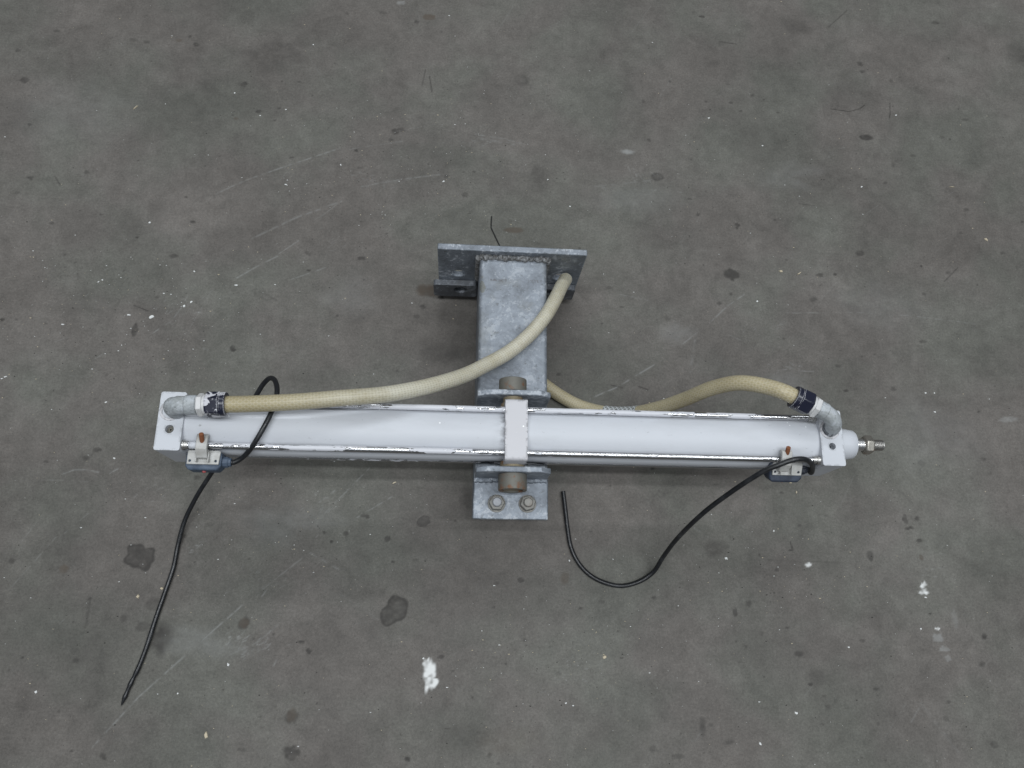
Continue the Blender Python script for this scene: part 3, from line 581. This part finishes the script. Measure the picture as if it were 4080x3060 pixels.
for px, py, rx_, ry_, an in [(327,685,6,3.4,.5),(278,680,4.2,2.2,0),(398,661,4.5,2.4,.6),(414,652,4.2,2,.7),(135,701,4,2.2,-.2),(12,814,4.5,2,.5),(4,818,2.5,2,0),(213,609,3,1.4,.6),(221,605,2.6,1.6,.3),(420,586,2.6,2,0),(510,616,5,2,.2),(354,634,2.3,1.6,0),
        (229,869,2.6,1.8,.6),(247,990,3.4,2.2,.3),(324,481,3.3,2.2,0),(618,399,4.5,1.9,-.3),(562,250,2.4,2,0),(507,201,2,2,0),(736,356,2,3,0),(618,237,3,1.6,.2),(677,97,2.2,2,0),(970,34,2.2,1.8,0),(958,392,3.2,2.2,.3),(1184,388,2.6,1.8,.2),(1231,446,2.8,2.4,0),
        (1635,651,2.8,2.6,0),(1861,404,2.8,2.2,0),(1531,255,3,1.8,.3),(1647,315,2.6,2,0),(1935,249,3,2,.3),(1999,1290,3.6,1.8,0),(1989,1358,2.6,2.2,.4),(1671,1147,1.8,2.6,0),(1720,1540,3.8,2.6,-.5),(1642,1607,2.8,3.6,0),(1833,1398,2.6,2,-.3),(1569,1206,3,4.2,.5),
        (1230,1211,1.8,2.4,0),(915,1422,2.4,2.2,0),(966,1485,2.6,1.4,0),(1222,1519,2.4,1.8,0),(1238,1524,2.2,1.4,.2),(78,1494,2.6,2.8,0),(493,1436,2.6,3.4,.4),(384,1498,2,2,0),(2018,849,2,2,0),(1999,849,2.6,2,-.3),(2019,890,3,2,-.4),(1067,1265,3,1.5,0)]:
    flake('paint_flake', px, py, rx_, ry_, an, 'flake_white', .0012, WL(px, py), 'flake', 'white paint flakes scattered on the floor')
for px, py, rx_, ry_, an, lab in [(294,232,9,1.1,.85,'thin straw-coloured sliver lying alone on the bare floor'),(2130,518,6,3,-.7,'crooked tan wood chip on the bare floor away from the cylinder'),(1687,586,5,3.2,.1,'pale flat wood chip next to the dark stain behind the rod end'),(1726,591,7,1.6,.7,'slim tan wood sliver behind the rod end'),
        (2055,404,10,.9,0,'thin pinkish curved fibre on the bare floor'),(1707,1043,4,2.6,.15,'tan crumb just in front of the navy sensor'),(1720,1063,1.3,4,0,'thin upright pale sliver in front of the navy sensor'),(852,1043,4,1.5,.5,'pale wood sliver in front of the barrel near the bracket'),
        (298,1289,3,4.4,.3,'pale wood crumb beside the thin cable end'),(349,1271,3.2,2.6,0,'tan crumb touching the floor cable'),(445,1587,4,7,.2,'tan and brown crumb on the floor beyond the cable end'),(1306,1420,4,4,.2,'orange-brown wood crumb on open floor'),(892,986+120,1,1,0,'')]:
    if lab: flake('wood_chip', px, py, rx_, ry_, an, 'flake_wood', .0022, lab, 'wood chip', 'wood chips on the floor')
# countless grit
vsx, fcs = [], []
for k in range(2200):
    px, py = rng.random()*2260-20, rng.random()*1700-20
    if rng.random() < .45:
        cx_, cy_ = [(350, 660), (800, 370), (1250, 1430), (1650, 1250), (600, 1130), (1000, 300), (250, 690), (1700, 420)][rng.integers(8)]
        px, py = cx_+rng.normal()*150, cy_+rng.normal()*90
    c = a2(px, py); r = (.5+.8*rng.random()**4)*PX; b = len(vsx); a0 = rng.random()*6
    st = 1+rng.random()*1.2
    for j in range(4): vsx.append((c.x+r*st*math.cos(a0+j*PI/2), c.y+r*math.sin(a0+j*PI/2), .0002))
    vsx.append((c.x, c.y, .0002+r*.8)); fcs += [(b+j, b+(j+1) % 4, b+4) for j in range(4)]
me = bpy.data.meshes.new('grit'); me.from_pydata(vsx, [], fcs)
me.materials.append(M['flake_white']); me.materials.append(M['flake_wood']); me.materials.append(M['flake_dark'])
mi = np.repeat(rng.choice([0, 1, 2], size=len(vsx)//5, p=[.24, .30, .46]), 4).astype(np.int32); me.polygons.foreach_set('material_index', mi)
g = bpy.data.objects.new('grit', me); C.objects.link(g); tag(g, 'fine pale and dark grit scattered over the concrete floor', 'grit', kind='stuff')
sc.render.engine = 'CYCLES'
